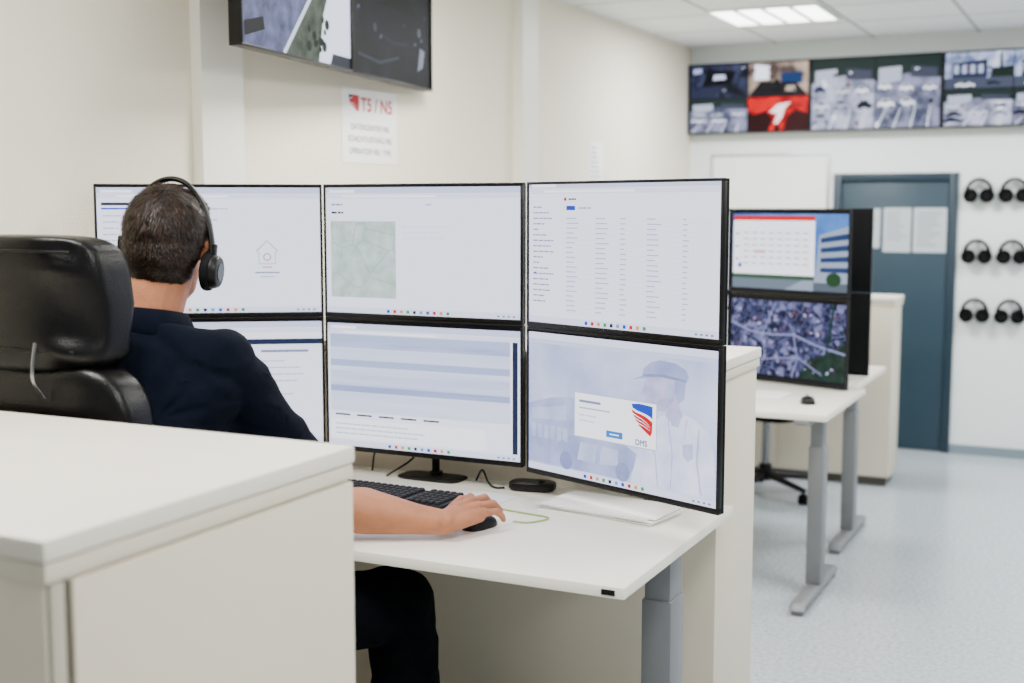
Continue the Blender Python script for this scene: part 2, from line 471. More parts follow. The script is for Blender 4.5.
def c_stripes(c):
    browser(c)
    cols = ['#a6b2d8', '#8694c0', '#bcc6e4', '#98a6cc', '#b4bee0', '#c8d0ec', '#98a6ce', '#d4daf2']
    y = 8.4
    for i, h in enumerate((.5, .5, .9, .5, .35, 1.1, .45, 1.5)):
        c.rect(.2, y-h, 15, h, pic('band_%d' % i, 9, [(.3, cols[i]), (.7, cols[(i+3) % 8])], stretch=(.25, 1, 5)), 2); y -= h
    c.rect(15.4, .5, .4, 7.9, DK, 2); c.rect(.2, .55, 13, 1.5, WH, 2); lines(c, .6, 1.6, 8, 3, .35, G1, .08, 3)
    for i in range(5): c.rect(.6+i*1.9, 2.3, 1.3, .12, DK, 3)
def haze(nm, a, b, sc=14): return pic(nm, sc, [(.35, a), (.65, b)])
def c_login(c):
    c.rect(0, 0, 16, 9.2, pic('haze', 5, [(.35, '#a0aad6'), (.5, '#b6bfe2'), (.68, '#c8d0ee')]), 0)
    c.rect(0, 8.75, 16, .45, W2, 1); c.rect(0, 8.5, 16, .2, G3, 1)
    a = haze('haze_a', '#8a94c2', '#a4add6'); b = haze('haze_b', '#9ca6d0', '#b3bbde'); sh = haze('haze_shirt', '#bec7e8', '#dce2f8'); e = haze('haze_cap', '#7e89ba', '#a0aad4', 9); f = haze('haze_face', '#a09fc8', '#b9b6da', 22); dk = haze('haze_w', '#737eae', '#8a95c2')
    c.poly([(0, 4.4), (2.2, 5.0), (4.3, 5.2), (4.3, .5), (0, .5)], a, 1); c.poly([(.3, 4.1), (3.6, 4.6), (3.6, 3.6), (.3, 3.4)], b, 2)
    for i in range(6): c.rect(.3+i*.6, 2.2, .4, .9, b, 2)
    c.poly([(2, .5), (9.0, .5), (10, 2.2), (8.9, 2.7), (6.5, 2.9), (4.0, 2.7), (2.5, 1.9)], e, 2)
    c.poly([(4.6, 1.2), (6.2, 1.2), (6.4, 2.4), (4.9, 2.4)], b, 3); c.poly([(6.6, 1.2), (8.2, 1.3), (8.2, 2.3), (6.8, 2.4)], b, 3)
    c.circ(3.6, 1.0, .6, dk, 4); c.circ(8.6, 1.0, .6, dk, 4)
    T = lambda pts: [(12.4+(x-12)*1.12, .42+(y-.42)*1.04) for x, y in pts]
    c.poly(T([(9.2, .45), (9.7, 2.4), (10.4, 3.8), (11.3, 4.7), (12.5, 5.1), (13.6, 4.9), (14.6, 4.2), (15.0, 3.0), (15.1, 1.6), (15.15, .45)]), sh, 3)
    c.poly(T([(10.25, 6.9), (10.1, 6.3), (9.9, 5.95), (10.2, 5.8), (10.2, 5.45), (10.5, 5.15), (11.1, 5.0), (11.7, 5.0), (12.6, 5.7), (12.9, 6.6), (12.8, 7.2)]), f, 4)
    c.poly(T([(11.5, 5.3), (12.5, 5.9), (12.9, 4.9), (11.9, 4.5)]), f, 4); c.circ(12.4, 6.4, .22, b, 6, ry=.36)
    c.poly(T([(10.3, 5.4), (11.0, 5.5), (11.9, 6.0), (12.2, 6.7), (12.3, 5.8), (11.6, 5.05), (10.7, 5.05)]), haze('haze_beard', '#9493bf', '#aaa8d0', 22), 5)
    c.poly(T([(12.3, 6.9), (13.1, 7.0), (13.0, 5.9), (12.6, 5.6), (12.3, 6.2)]), a, 5)
    c.poly(T([(9.2, 6.65), (10.0, 6.95), (10.1, 7.4), (10.6, 7.8), (11.3, 8.0), (12.4, 7.9), (13.1, 7.6), (13.3, 7.2), (13.1, 6.85), (11.4, 7.0), (10.2, 6.85)]), e, 6)
    c.ribbon(T([(10.1, 7.0), (11.5, 7.12), (13.15, 6.95)]), .16, dk, 7)
    c.poly(T([(12.0, 4.95), (12.9, 5.05), (12.6, 4.2), (12.1, 4.3)]), b, 4)
    c.ribbon(T([(14.0, 4.3), (13.9, 2.4), (14.2, .6)]), .14, b, 4); c.ribbon(T([(11.9, 4.6), (12.2, 2.6), (12.1, .6)]), .08, b, 4)
    c.ribbon(T([(10.3, 3.6), (11.0, 2.4), (11.2, .6)]), .1, b, 4); c.ribbon(T([(13.2, 4.8), (13.0, 3.6)]), .06, b, 4)
    c.poly(T([(12.9, 3.3), (13.6, 3.45), (13.65, 2.6), (13.3, 2.35), (12.95, 2.6)]), b, 5)
    c.rect(4.35, 2.72, 7.05, 2.9, G1, 6); c.rect(4.4, 2.78, 6.95, 2.8, WH, 7)
    c.rect(4.8, 5.0, 1.9, .16, G2, 8); c.rect(4.8, 4.6, 2.7, .1, G1, 8); lines(c, 4.8, 4.15, 3.0, 2, .35, G1, .06, 8)
    c.rect(7.2, 3.05, 1.4, .42, emat('#1c70c0'), 8); c.rect(7.5, 3.22, .8, .08, WH, 9)
    logo(c, 10.2, 4.62, .82, RD, BL, 9)
    c.text('DMS', 9.65, 2.88, .5, G2, 9, bold=.03)
    taskbar(c)
def c_calendar(c):
    c.rect(0, 0, 16, 9.2, pic('sky_pic', 4, [(.3, '#1c4c9c'), (.7, '#5c8ccc')]), 0)
    c.poly([(7.5, .4), (16, .4), (16, 7.8), (12.2, 6.8), (11.8, 2.4)], emat('#8490a4'), 1)
    for i in range(4): c.poly([(12.4, 2.6+i*1.1), (16, 2.6+i*1.25), (16, 3.2+i*1.28), (12.4, 3.1+i*1.12)], emat('#1c305a'), 2)
    c.circ(14.2, 1.8, 1.0, emat('#183820'), 3, ry=.8); c.rect(11.5, .4, 4.5, 1.0, emat('#48525e'), 2)
    c.rect(0, .4, 11.6, 1.9, emat('#5a6776'), 1); c.rect(0, 1.6, 11.6, .5, emat('#2c4836'), 2)
    c.rect(.1, 2.1, 11.5, 6.3, WH, 4); c.rect(.1, 8.4, 11.5, .55, emat('#c01018'), 4)
    for i in range(8):
        for j in range(6): c.rect(1.6+i*1.2, 6.9-j*.72, .7, .12, G2, 5)
    for i in range(9): c.rect(1.2+i*1.2, 2.6, .03, 4.9, G1, 5)
    for j in range(3): c.rect(.4, 6.7-j*1.5, .5, .25, emat('#cc7478'), 5)
    c.rect(3.2, 4.6, 1.6, .3, emat('#d88a8e'), 5)
    c.circ(1.1, 3.1, .3, BL, 5); c.rect(0, 0, 16, .42, emat('#080b12'), 6)
def c_aerial(c):
    c.rect(0, 0, 16, 9.2, pic('aerial', 46, [(.1, '#0c1024'), (.3, '#161c38'), (.5, '#252a4c'), (.7, '#3e4068'), (.88, '#70729c')], kind='cells', edge='#5a5e88', ew=.022, s=.85), 0)
    c.poly([(9.6, .4), (16, .4), (16, 5.0), (13.2, 3.4), (11, 2.6)], pic('aerial_green', 30, [(.3, '#0a1a18'), (.7, '#20382e')], s=.8), 1)
    for k in range(90):
        x, y, w = rnd.uniform(.5, 15), rnd.uniform(.6, 8.6), rnd.uniform(.15, .42); a = rnd.uniform(0, 1.5)
        pts = [(x+w*math.cos(a+q)*s_, y+.7*w*math.sin(a+q)*s_) for q, s_ in ((0, 1), (1.2, .8), (3.14, 1), (4.34, .8))]
        c.poly(pts, emat(rnd.choice(['#5a3850', '#8a8cb4', '#383e6c', '#684660', '#a8aace', '#10182c', '#46304a']), .85), 2)
    r_ = emat('#787ca8')
    c.ribbon([(0, 6.4), (3, 5.4), (6, 5.2), (9, 5.4), (12, 4.4), (16, 3.6)], .22, r_, 3)
    c.ribbon([(4, .4), (5, 3), (4.6, 5.2), (6.4, 9)], .16, r_, 3); c.ribbon([(9, 5.4), (9.6, 2.6), (8.8, .4)], .16, r_, 3); c.ribbon([(0, 2.6), (4.6, 2.2), (9.6, 2.8), (13, 1)], .14, r_, 3)
    c.ribbon([(12.8, .4), (13.6, 4), (14.4, 9)], .35, emat('#0a2824'), 3); c.rect(0, 0, 16, .4, emat('#080b12'), 4)

def tile(c, x, y, w, h, kind):
    r = rnd
    X = lambda a: x+a*w
    Y = lambda a: y+a*h
    def q(pts, col, L, s=.85): c.poly([(X(a), Y(b)) for a, b in pts], emat(col, s), L)
    bg = {'car': ('#3c4258', '#8486a4'), 'room': ('#463a38', '#b09c8c'), 'build': ('#5c6a94', '#c6cfec'), 'dark': ('#0c0e18', '#343a58'), 'lot': ('#686c86', '#b4b8d0'), 'red': ('#8c0008', '#e00814')}[kind]
    c.rect(x, y, w, h, pic('footage_'+kind, 9, [(.4, bg[0]), (.6, bg[1])], s=.95), 1)
    if kind == 'red':
        q([(.0, 0), (.35, 0), (.42, .35), (.3, .6), (.1, .5), (0, .6)], '#240204', 2); q([(.6, 0), (1, 0), (1, .5), (.8, .62), (.66, .4)], '#300408', 2)
        q([(.36, .55), (.5, .78), (.72, .84), (.62, .66), (.58, .4), (.5, .2), (.44, .22), (.5, .5)], '#f0dce0', 3, 1.2); q([(.44, .0), (.54, 0), (.52, .18), (.46, .18)], '#1c0406', 3)
        return
    def car(cx, cy, s_, col, L):
        q([(cx-s_, cy), (cx+s_, cy), (cx+s_*1.02, cy+s_*.42), (cx+s_*.6, cy+s_*.5), (cx+s_*.35, cy+s_*.85), (cx-s_*.45, cy+s_*.85), (cx-s_*.75, cy+s_*.5), (cx-s_*1.02, cy+s_*.4)], col, L, 1)
        q([(cx-s_*.6, cy+s_*.5), (cx+s_*.45, cy+s_*.5), (cx+s_*.28, cy+s_*.78), (cx-s_*.4, cy+s_*.78)], '#0a1220', L+.5, 1)
        for k in (-.6, .6): c.circ(X(cx+k*s_), Y(cy), s_*.16*w, emat('#05070c'), L+.6, ry=s_*.2*h, n=10)
    if kind == 'build':
        q([(0, 0), (1, 0), (1, .35), (0, .3)], '#40465a', 2); q([(.1, .3), (.62, .3), (.62, .8), (.1, .72)], '#262c44', 3)
        for i in range(4): q([(.13+i*.12, .42), (.2+i*.12, .42), (.2+i*.12, .66), (.13+i*.12, .65)], '#acb8dc', 4)
        q([(.68, .3), (1, .3), (1, .6), (.68, .55)], '#16241e', 3); car(.3, .06, .14, '#dfe6f2', 5); car(.72, .1, .1, '#1a2232', 5)
        q([(.8, .5), (.84, .5), (.84, .95), (.8, .95)], '#0c141c', 5)
    elif kind == 'room':
        q([(0, .0), (1, 0), (.8, .4), (.2, .45)], '#14121a', 2); q([(.1, .5), (.35, .5), (.35, .9), (.1, .95)], '#dce2f4', 2, 1.2); q([(.55, .4), (.9, .35), (.9, .7), (.55, .68)], '#103060', 2)
        q([(.4, .1), (.55, .1), (.52, .5), (.44, .5)], '#05070c', 3); q([(.62, .15), (.8, .12), (.78, .3), (.64, .3)], '#b4a898', 3)
    elif kind == 'dark':
        q([(0, 0), (.4, 0), (.7, .6), (.6, .62), (0, .3)], '#242840', 2); q([(.2, .35), (.7, .4), (.8, .8), (.3, .85)], '#04060a', 3); q([(.4, .55), (.62, .57), (.6, .7), (.42, .7)], '#b8c0e0', 4, 1.1)
        q([(.05, .75), (.2, .78), (.2, .92), (.05, .9)], '#9098c0', 4, 1.1)
    else:
        q([(0, .66), (.5, .76), (1, .68), (1, 1), (0, 1)], '#1c2a28', 2); q([(.05, .6), (.4, .66), (.4, .86), (.05, .84)], '#b0b6cc', 3)
        q([(.55, .7), (.95, .68), (.95, .82), (.55, .86)], '#3a3e50', 3)
        for k in range(7 if kind == 'lot' else 5):
            car(.14+(k % 3)*.34+r.uniform(-.04, .04), .52-(k//3)*.22+r.uniform(-.03, .03), .10+.025*(k//3), r.choice(['#eef2fa', '#0c1220', '#9094b0', '#c4cede', '#1c2848', '#dfe6f2']), 4+k//3*1.2)
        for k in range(4): q([(.02+k*.26, 0), (.05+k*.26, 0), (.2+k*.22, .3), (.19+k*.22, .3)], '#dce4f2', 3.5, .9)
    for k in range(9):
        a, b = r.uniform(0, .9), r.uniform(0, .9); l, m_ = r.uniform(.02, .08), r.uniform(.02, .08)
        col, s = r.choice([('#eef2fc', 1.1), ('#05070c', 1), ('#14182a', 1), ('#24305c', 1), ('#6a3c34', .9)])
        q([(a, b), (a+l, b+.01), (a+l*.9, b+m_), (a+l*.2, b+m_*.9)], col, 8+k*.1, s)
def c_wall(kinds, nx, ny):
    def f(c):
        c.rect(0, 0, 16, c.H, BLK, 0); k = 0
        for j in range(ny):
            for i in range(nx):
                w, h = 16/nx, c.H/ny
                tile(c, i*w+.06, c.H-(j+1)*h+.06, w-.12, h-.12, kinds[k % len(kinds)]); k += 1
    return f
def c_street(c):
    H = c.H
    c.rect(0, 0, 16, H, pic('grassy', 14, [(.3, '#1a241e'), (.6, '#454f44')]), 0)
    c.poly([(0, .1), (0, 3.0), (8.2, H), (13.5, H), (5.4, 0), (0, 0)], pic('asphalt', 18, [(.3, '#343a54'), (.7, '#60668c')]), 2)
    c.poly([(10.8, 0), (16, 0), (16, H), (14.6, H), (11.6, 3.4)], emat('#dfe6fa'), 3)
    c.ribbon([(5.6, 0), (9.6, 4.2), (14.0, H)], .35, emat('#c8d0e4'), 3)
    c.poly([(12.6, 0), (16, 0), (16, .8), (13, .8)], emat('#1c222e'), 4)
    for i in range(12):
        x, y = rnd.uniform(.1, 2)+i*.75, 3.7+i*.45+rnd.uniform(-.3, .5)
        c.poly([(x, y), (x+.8, y+.15), (x+.7, y+.65), (x, y+.55)], emat(['#c8d0e4', '#90100c', '#10389a', '#05070c', '#d0a010', '#1c5c2c'][i % 6]), 4)
    c.poly([(.4, .5), (3.0, 1.2), (2.8, 2.0), (.3, 1.4)], emat('#06080e'), 4)
    for i in range(14):
        x, y = rnd.uniform(9.2, 12.2), rnd.uniform(.2, 3); c.circ(x, y, rnd.uniform(.15, .4), emat('#0c1c10'), 4, n=8)
def c_night(c):
    H = c.H
    c.rect(0, 0, 16, H, pic('ir_dark', 7, [(.4, '#010204'), (.6, '#06080e'), (.8, '#181c26')]), 0)
    c.poly([(2, 5.2), (4, 7.4), (11, 7.9), (14.5, 6.0), (15.2, 3.6), (14, 2.2), (2.6, 2.6)], emat('#07090f'), 2)
    c.poly([(4, 5.6), (5, 7.0), (10.4, 7.3), (12.8, 5.6)], emat('#010204'), 3)
    c.poly([(13.0, 1.2), (14.2, 1.6), (14.6, 3.0), (13.6, 3.2)], emat('#6c7484'), 3); c.ribbon([(1, 1.4), (5, 1.1), (9, 1.9)], .25, emat('#242834'), 3)
    c.circ(13.4, 4.4, .4, emat('#40444e'), 3); c.circ(4.2, 3.7, .35, emat('#2a2e38'), 3)
    c.ribbon([(6, 3.2), (8, 2.9), (11, 3.2)], .3, emat('#141822'), 3)
    for i in range(12):
        x, y = rnd.uniform(.5, 14.5), rnd.uniform(.5, 8); c.poly([(x, y), (x+.6, y+.15), (x+.5, y+.4), (x+.1, y+.3)], emat(['#1a1e2a', '#3a4054', '#020306'][i % 3]), 4)

# ------------------------------------------------------------------ monitors
MW, MH = .632, .379
def monitor(pl, pr, zc, content, label, group, name='monitor', w=MW, h=MH):
    pl, pr = V(pl), V(pr)
    dv = pr-pl; ang = math.atan2(dv.y, dv.x)
    c = (pl+pr)/2
    t = thing(name, (c.x, c.y, zc), ang, label, 'monitor', group)
    p = Part(); bz = .007
    p.bx(-w/2, w/2, 0, .014, -h/2, -h/2+bz*2, .001); p.bx(-w/2, w/2, 0, .014, h/2-bz, h/2, .001)
    p.bx(-w/2, -w/2+bz, 0, .014, -h/2+bz*2, h/2-bz, .001); p.bx(w/2-bz, w/2, 0, .014, -h/2+bz*2, h/2-bz, .001)
    p.obj('bezel', M_black, t)
    p = Part(); p.bx(-w/2+.001, w/2-.001, .012, .024, -h/2+.0005, h/2-.0005, .001)
    p.box((0, .034, -.01), (w*.62, .022, h*.6), .008, top=(.95, .8)); p.box((0, .047, 0), (.1, .008, .1), .002)
    p.obj('back_housing', M_black2, t)
    sw, sh = w-2*bz, h-3*bz
    c = Canvas(sw, sh); c.put([(0, 0), (16, 0), (16, c.H), (0, c.H)], [(0, 1, 2, 3)], BLK, -1)
    if content: content(c)
    o = c.obj('screen', t); o.location = (0, .003, bz/2)
    return t

L0, L1 = (.08, 2.651), (.6075, 2.997)
C0, C1 = (.6105, 3.0), (1.2425, 3.0)
RW = .65
R0 = (1.262, 2.985); R1 = (R0[0]+RW*math.cos(math.radians(22)), R0[1]-RW*math.sin(math.radians(22)))
ZT = 1.617-MH/2
HB = (.382, .386, .392)
zb = lambda h: 1.617-MH-.0006-h/2
ZB = zb(HB[1])
g = 'two rows of monitors on the occupied desk'
monitor(L0, L1, ZT, c_portal, 'slim black monitor showing pale web page with small house emblem', g)
monitor(C0, C1, ZT, c_map, 'slim black monitor showing a pale page with a small map', g)
monitor(R0, R1, ZT, c_mail, 'slim black monitor showing a mail inbox list', g, w=RW)
monitor(L0, L1, zb(HB[0]), c_doc, 'slim black monitor showing a document page with dark header bar', g, h=HB[0])
monitor(C0, C1, zb(HB[1]), c_stripes, 'slim black monitor showing bluish blurred table rows', g, h=HB[1])
monitor(R0, R1, zb(HB[2]), c_login, 'slim black monitor showing login box over faded capped guard', g, w=RW, h=HB[2])
g = 'monitors on the empty workstation'
A0, A1 = (1.083, 5.528), (1.652, 5.298)
zt2, zb2 = 1.545-MH/2, 1.545-1.5*MH-.002
monitor(A0, A1, zt2, c_calendar, 'black monitor showing red-topped calendar window over building photo', g, w=.614)
monitor(A0, A1, zb2, c_aerial, 'black monitor showing an aerial view of houses and streets', g, w=.614)
monitor((.44, 5.54), (1.072, 5.54), zt2, c_mail, 'black monitor showing a pale list page', g)
monitor((.44, 5.54), (1.072, 5.54), zb2, c_doc, 'black monitor showing a pale document page', g)
g = 'monitors seen from behind'
for xr in (1.66, 1.02):
    for z in (1.548-MH/2, 1.548-1.5*MH-.003):
        monitor((xr, 5.80), (xr-MW, 5.80), z, None, 'black monitor with plain dark back, seen from behind', g)

def stand(pole, con, deskz, zs, base, label, top=1.6):
    t = thing('monitor_stand', (pole[0], pole[1], deskz), 0, label, 'monitor stand')
    p = Part(); p.cushion((0, base[2], .004), (base[0], base[1], .010), .45); p.cyl((0, 0, .006), (0, 0, .016), .020); p.obj('base', M_black, t)
    p = Part(); p.cyl((0, 0, .008), (0, 0, top-deskz-.1), .011, bev=.002); p.obj('pole', M_black2, t)
    for z in zs:
        p = Part(); q = V((con[0]-pole[0], con[1]-pole[1], z-deskz))
        p.tube([(0, 0, z-deskz), q], .011, smooth=False); p.cyl((0, 0, z-deskz-.025), (0, 0, z-deskz+.025), .018)
        p.obj('arm', M_black2, t)
def backpt(a, b, d):
    a, b = V(a), V(b); u = (b-a).normalized(); n = V((-u.y, u.x)); c = (a+b)/2+n*d
    return c
lab = 'black steel pole stand holding two stacked monitors'
stand(backpt(L0, L1, .078), backpt(L0, L1, .051), .78, (ZT, ZB), (.2, .12, 0), lab, 1.55)
stand((.9265, 3.085), (.9265, 3.051), .78, (ZT, ZB), (.20, .10, -.02), lab, 1.55)
stand((1.60, 3.06), backpt(R0, R1, .051), .78, (ZT, ZB), (.06, .05, 0), lab, 1.55)
stand((.756, 5.615), (.756, 5.592), .78, (zt2, zb2), (.1, .05, 0), lab, 1.5)
stand((1.405, 5.495), backpt(A0, A1, .051), .78, (zt2, zb2), (.08, .05, 0), lab, 1.5)
for cx in (1.344, .704): stand((cx, 5.715), (cx, 5.749), .78, (1.33, .95), (.1, .06, 0), 'black pole stand behind dark-backed monitors', 1.45)

# wall displays
def tv(loc, rz, w, h, content, label, group=None, dpt=.06, gap=.02, mw=.4):
    t = thing('wall_display', loc, rz, label, 'wall display', group)
    bz = .008
    p = Part(); p.bx(-w/2, w/2, 0, dpt, -h/2, -h/2+bz, .001); p.bx(-w/2, w/2, 0, dpt, h/2-bz, h/2, .001)
    p.bx(-w/2, -w/2+bz, 0, dpt, -h/2+bz, h/2-bz, .001); p.bx(w/2-bz, w/2, 0, dpt, -h/2+bz, h/2-bz, .001)
    p.obj('bezel', M_black, t)
    p = Part(); p.bx(-w/2+.004, w/2-.004, .01, dpt-.002, -h/2+.004, h/2-.004, 0); p.obj('back_housing', M_black2, t)
    p = Part(); p.box((w*.12 if mw < .3 else 0, dpt+gap/2-.001, 0), (w*mw, gap, h*.3), .002); p.obj('wall_mount', M_black2, t)
    c = Canvas(w-2*bz, h-2*bz); content(c); o = c.obj('screen', t); o.location = (0, .007, 0)
gg = 'row of surveillance screens high on the end wall'
ktv = [c_wall(['dark', 'room', 'car', 'red'], 2, 2), c_wall(['lot', 'car'], 2, 1), c_wall(['build', 'build', 'lot', 'car'], 2, 2), c_wall(['car', 'dark', 'lot', 'build'], 2, 2)]
lb = ['black surveillance screen with four camera views, one bright red', 'black surveillance screen with two parking lot camera views', 'black surveillance screen with four building camera views', 'black surveillance screen with mixed camera views']
for i in range(4): tv((.415+i*.812, 8.16, 2.27), 0, .808, .46, ktv[i], lb[i], gg, .06, .04)
ta = math.radians(98.6); u = V((math.cos(ta), math.sin(ta))); far = V((.07, 4.59)); TW = .782
for i, (cn, lb_) in enumerate(((c_night, 'black wall display showing a dark night camera view'), (c_street, 'black wall display showing a bright street camera view'))):
    c = far-u*(TW*(.5+i)+.004*i)
    tv((c.x, c.y, 2.03+.22), ta, TW, .44, cn, lb_, 'pair of displays on the side wall', .045, (c.x-.045)/.989-.010, mw=.14)

# ------------------------------------------------------------------ posters & papers
def sheet(name, w, h, loc, rz, label, cat, draw, W_=16.0, pm=None):
    c = Canvas(w, h, W_); c.rect(0, 0, c.W, c.H, pm or M_paper, 0); draw(c)
    o = c.obj(name, label=label, category=cat); o.location = loc; o.rotation_euler = (0, 0, rz)
    p = Part(); p.box((0, .0006, 0), (w, .0008, h), 0)
    p.obj('backing', M_paper2, o, smooth=False)
    return o
def d_poster(c):
    P = lambda pts: [(1.9+a, 7.9+b) for a, b in pts]
    c.poly(P([(0, 2.4), (1.2, 2.5), (.8, 2.0), (.1, 1.8)]), M_blue, 2)
    c.poly(P([(1.0, 2.5), (2.9, 2.4), (2.9, .6), (2.7, -.1), (1.9, .2), (1.0, .7), (.3, 1.2), (.05, 1.7), (.9, 1.9)]), M_red, 2.5)
    for i in range(2): c.ribbon(P([(.4+i*.3, 1.2-i*.35), (1.2, 1.1-i*.4), (2.2, .55-i*.3)]), [.14, .09, .0], M_paper, 3)
    c.text('T5 / N5', 5.2, 8.0, 2.9, M_red, 2, bold=.12)
    for i, s in enumerate(('DATENCENTER NSL', 'SCHICHTLEITUNG NSL', 'OPERATOR NSL / TML')): c.text(s, 8, 5.1-i*1.85, 1.25, M_ink, 2, 'CENTER', bold=.03)
sheet('poster', .40, .285, (.002, 4.215, 1.865), math.radians(90), 'white laminated sign with red heading T5 / N5 on cream wall', 'sign', d_poster)
def d_list(c):
    for i in range(9): c.rect(2, c.H-3-i*2.0, 12*(.5+.5*rnd.random()), .5, M_ink, 1)
sheet('wall_notice', .21, .297, (.002, 6.55, 1.77), math.radians(90), 'white printed notice with small text on side wall', 'paper', d_list)
for x, w, z, h in ((1.20, .14, 1.42, .25), (1.375, .17, 1.41, .28), (1.575, .2, 1.41, .28)):
    sheet('door_notice', w, h, (x, 8.258, z), 0, 'printed white paper sheet taped to blue door', 'paper', d_list, pm=M_paper3)
t = thing('whiteboard', (.545, 8.26, 1.63), 0, 'white writing board with thin aluminium frame on end wall', 'whiteboard')
p = Part(); p.bx(-.38, .38, -.014, -.003, -.26, .26, 0); p.obj('board', M_board, t)
p = Part()
for a in ((-.395, .395, .26, .275), (-.395, .395, -.275, -.26), (-.395, -.38, -.26, .26), (.38, .395, -.26, .26)): p.bx(a[0], a[1], -.02, 0, a[2], a[3], .002)
p.obj('frame', M_alu, t)

# ------------------------------------------------------------------ headsets
def headset(loc, rz, label, group=None, hw=.088, top=.135, mic=-1, rc=.031, bw=.011, bt=.004):
    t = thing('headset', loc, rz, label, 'headset', group)
    pts = [(hw*math.cos(a), 0, top*math.sin(a)) for a in [math.pi*k/16 for k in range(17)]]
    p = Part(); p.tube(pts, .005, flat=(bt, bw, (1, 0, 0)), seg=12); p.obj('headband', M_black, t)
    for s in (-1, 1):
        p = Part(); p.cyl((s*(hw+.002), 0, -.005), (s*(hw+.02), 0, -.005), rc, rc*.84, bev=.004, seg=32); p.box((s*(hw+.004), 0, .03), (.008, .016, .05), .003)
        p.obj('ear_cup', M_black, t)
        p = Part(); p.cyl((s*(hw-.016), 0, -.005), (s*(hw+.004), 0, -.005), rc*1.1, bev=.007, seg=32); p.obj('ear_cushion', M_rubber, t)
        p = Part(); p.cyl((s*(hw+.019), 0, -.005), (s*(hw+.0215), 0, -.005), rc*.5, seg=24); p.obj('cap_ring', M_silver, t)
    if mic:
        p = Part(); p.tube([(mic*(hw+.012), .0, -.01), (mic*(hw+.01), .05, -.04), (mic*(hw-.02), .09, -.07)], .0028); p.cyl((mic*(hw-.02), .088, -.07), (mic*(hw-.035), .1, -.073), .007, bev=.002)
        p.obj('microphone', M_black, t)
    return t
def wall_headset(loc, rz):
    t = thing('headset', loc, rz, 'black headset hanging from a wall hook, ear cups facing out', 'headset', 'headsets hung on the end wall')
    hw, top = .074, .084
    p = Part(); p.tube([(hw*math.cos(a), 0, top*math.sin(a)) for a in [math.pi*k/16 for k in range(17)]], .008, flat=(.011, .016, (1, 0, 0)), seg=12)
    p.obj('headband', M_black, t)
    for s in (-1, 1):
        x = s*.046
        R = Matrix.Rotation(s*.25, 3, 'Z')
        A = R @ V((0, -1, 0)); c0 = V((x, 0, -.014))
        p = Part(); p.cyl(c0-A*.018, c0+A*.006, .040, .046, bev=.004, seg=32); p.tube([(s*hw, 0, .006), (s*(hw+.010), 0, -.004), (s*(hw+.012), 0, -.016)], .008); p.obj('ear_cup', M_black, t)
        p = Part(); cc = [c0+A*.014+R @ V((.031*math.cos(q), 0, .031*math.sin(q))) for q in [2*math.pi*k/24 for k in range(25)]]
        p.tube(cc, .014, smooth=False); p.obj('ear_cushion', M_rubber, t)
    return t
h0 = None
for zi, z in enumerate((1.64, 1.265, .90)):
    for xi, x in enumerate((1.862, 2.066)):
        rz = math.radians(4+(xi*2-1)*4+zi*3)
        if h0 is None: h0 = wall_headset((x, 8.215, z), rz)
        else: copy_thing(h0, (x, 8.215, z), rz)
        p = Part(); p.cyl((0, 0, 0), (0, -.068, 0), .006); p.cyl((0, -.068, 0), (0, -.073, 0), .010); p.cyl((0, 0, 0), (0, -.004, 0), .015)
        o = p.obj('wall_hook', M_alu, label='small metal wall hook holding a headset', category='hook', group='headset hooks on the end wall'); o.location = (x, 8.26, z+.069)

# ------------------------------------------------------------------ desk items
def keyboard(loc, rz, label):
    t = thing('keyboard', loc, rz, label, 'keyboard')
    p = Part(); p.box((0, 0, .009), (.44, .15, .018), .006, top=(.99, .97)); p.obj('body', M_black, t)
    p = Part()
    for r_ in range(6):
        for k in range(21):
            if k == 15: continue
            p.box((-.2+k*.02, .058-r_*.0225, .021), (.017, .018, .008), .0015, seg=1, top=(.8, .8))
    o = p.obj('keys', M_key, t); o['kind'] = 'stuff'
    return t
kb = keyboard((.935, 2.79, .78), math.radians(-2), 'black full-size computer keyboard lying on white desk')
k2 = copy_thing(kb, (.95, 4.95, .78), 0); k2['label'] = 'black computer keyboard on the empty desk'
def mouse(loc, rz, label):
    t = thing('computer_mouse', loc, rz, label, 'computer mouse')
    p = Part(); p.cushion((0, 0, .0), (.058, .104, .060), .75, fn=lambda c: (c.x, c.y, max(c.z, 0)*(1-.2*c.y/.056)), nu=28, nv=18); p.obj('body', M_black, t)
    p = Part(); p.cyl((-.003, .03, .024), (.003, .03, .024), .008); p.obj('scroll_wheel', M_rubber, t)
mouse((1.303, 2.635, .78), math.radians(-12), 'black computer mouse under the person\'s hand')
mouse((1.58, 4.92, .78), .3, 'black computer mouse on the empty desk')
def paper_stack(loc, rz, w, d, n, label):
    t = thing('paper_stack', loc, rz, label, 'papers')
    for i in range(n):
        p = Part(); p.box((rnd.uniform(-.01, .01), rnd.uniform(-.006, .006), .0015+i*.003), (w, d, .003), 0, rot=Matrix.Rotation(rnd.uniform(-.04, .04), 3, 'Z')); p.obj('sheet', M_paper if i % 2 else M_paper2, t, smooth=False)
paper_stack((1.53, 2.925, .78), math.radians(-8), .32, .17, 6, 'stack of white papers under the monitors')
paper_stack((1.18, 2.92, .78), math.radians(-4), .12, .09, 1, 'small white note beside the keyboard')
paper_stack((1.36, 5.05, .78), 0, .21, .2, 2, 'white papers on the empty desk')
t = thing('dock', (1.25, 3.05, .78), math.radians(10), 'small black desktop docking device beneath the monitors', 'device')
p = Part(); p.cushion((0, 0, .014), (.13, .06, .03), .5); p.obj('body', M_black, t)
p = Part(); p.cyl((.03, -.015, .024), (.03, -.015, .030), .01); p.obj('button', M_rubber, t)
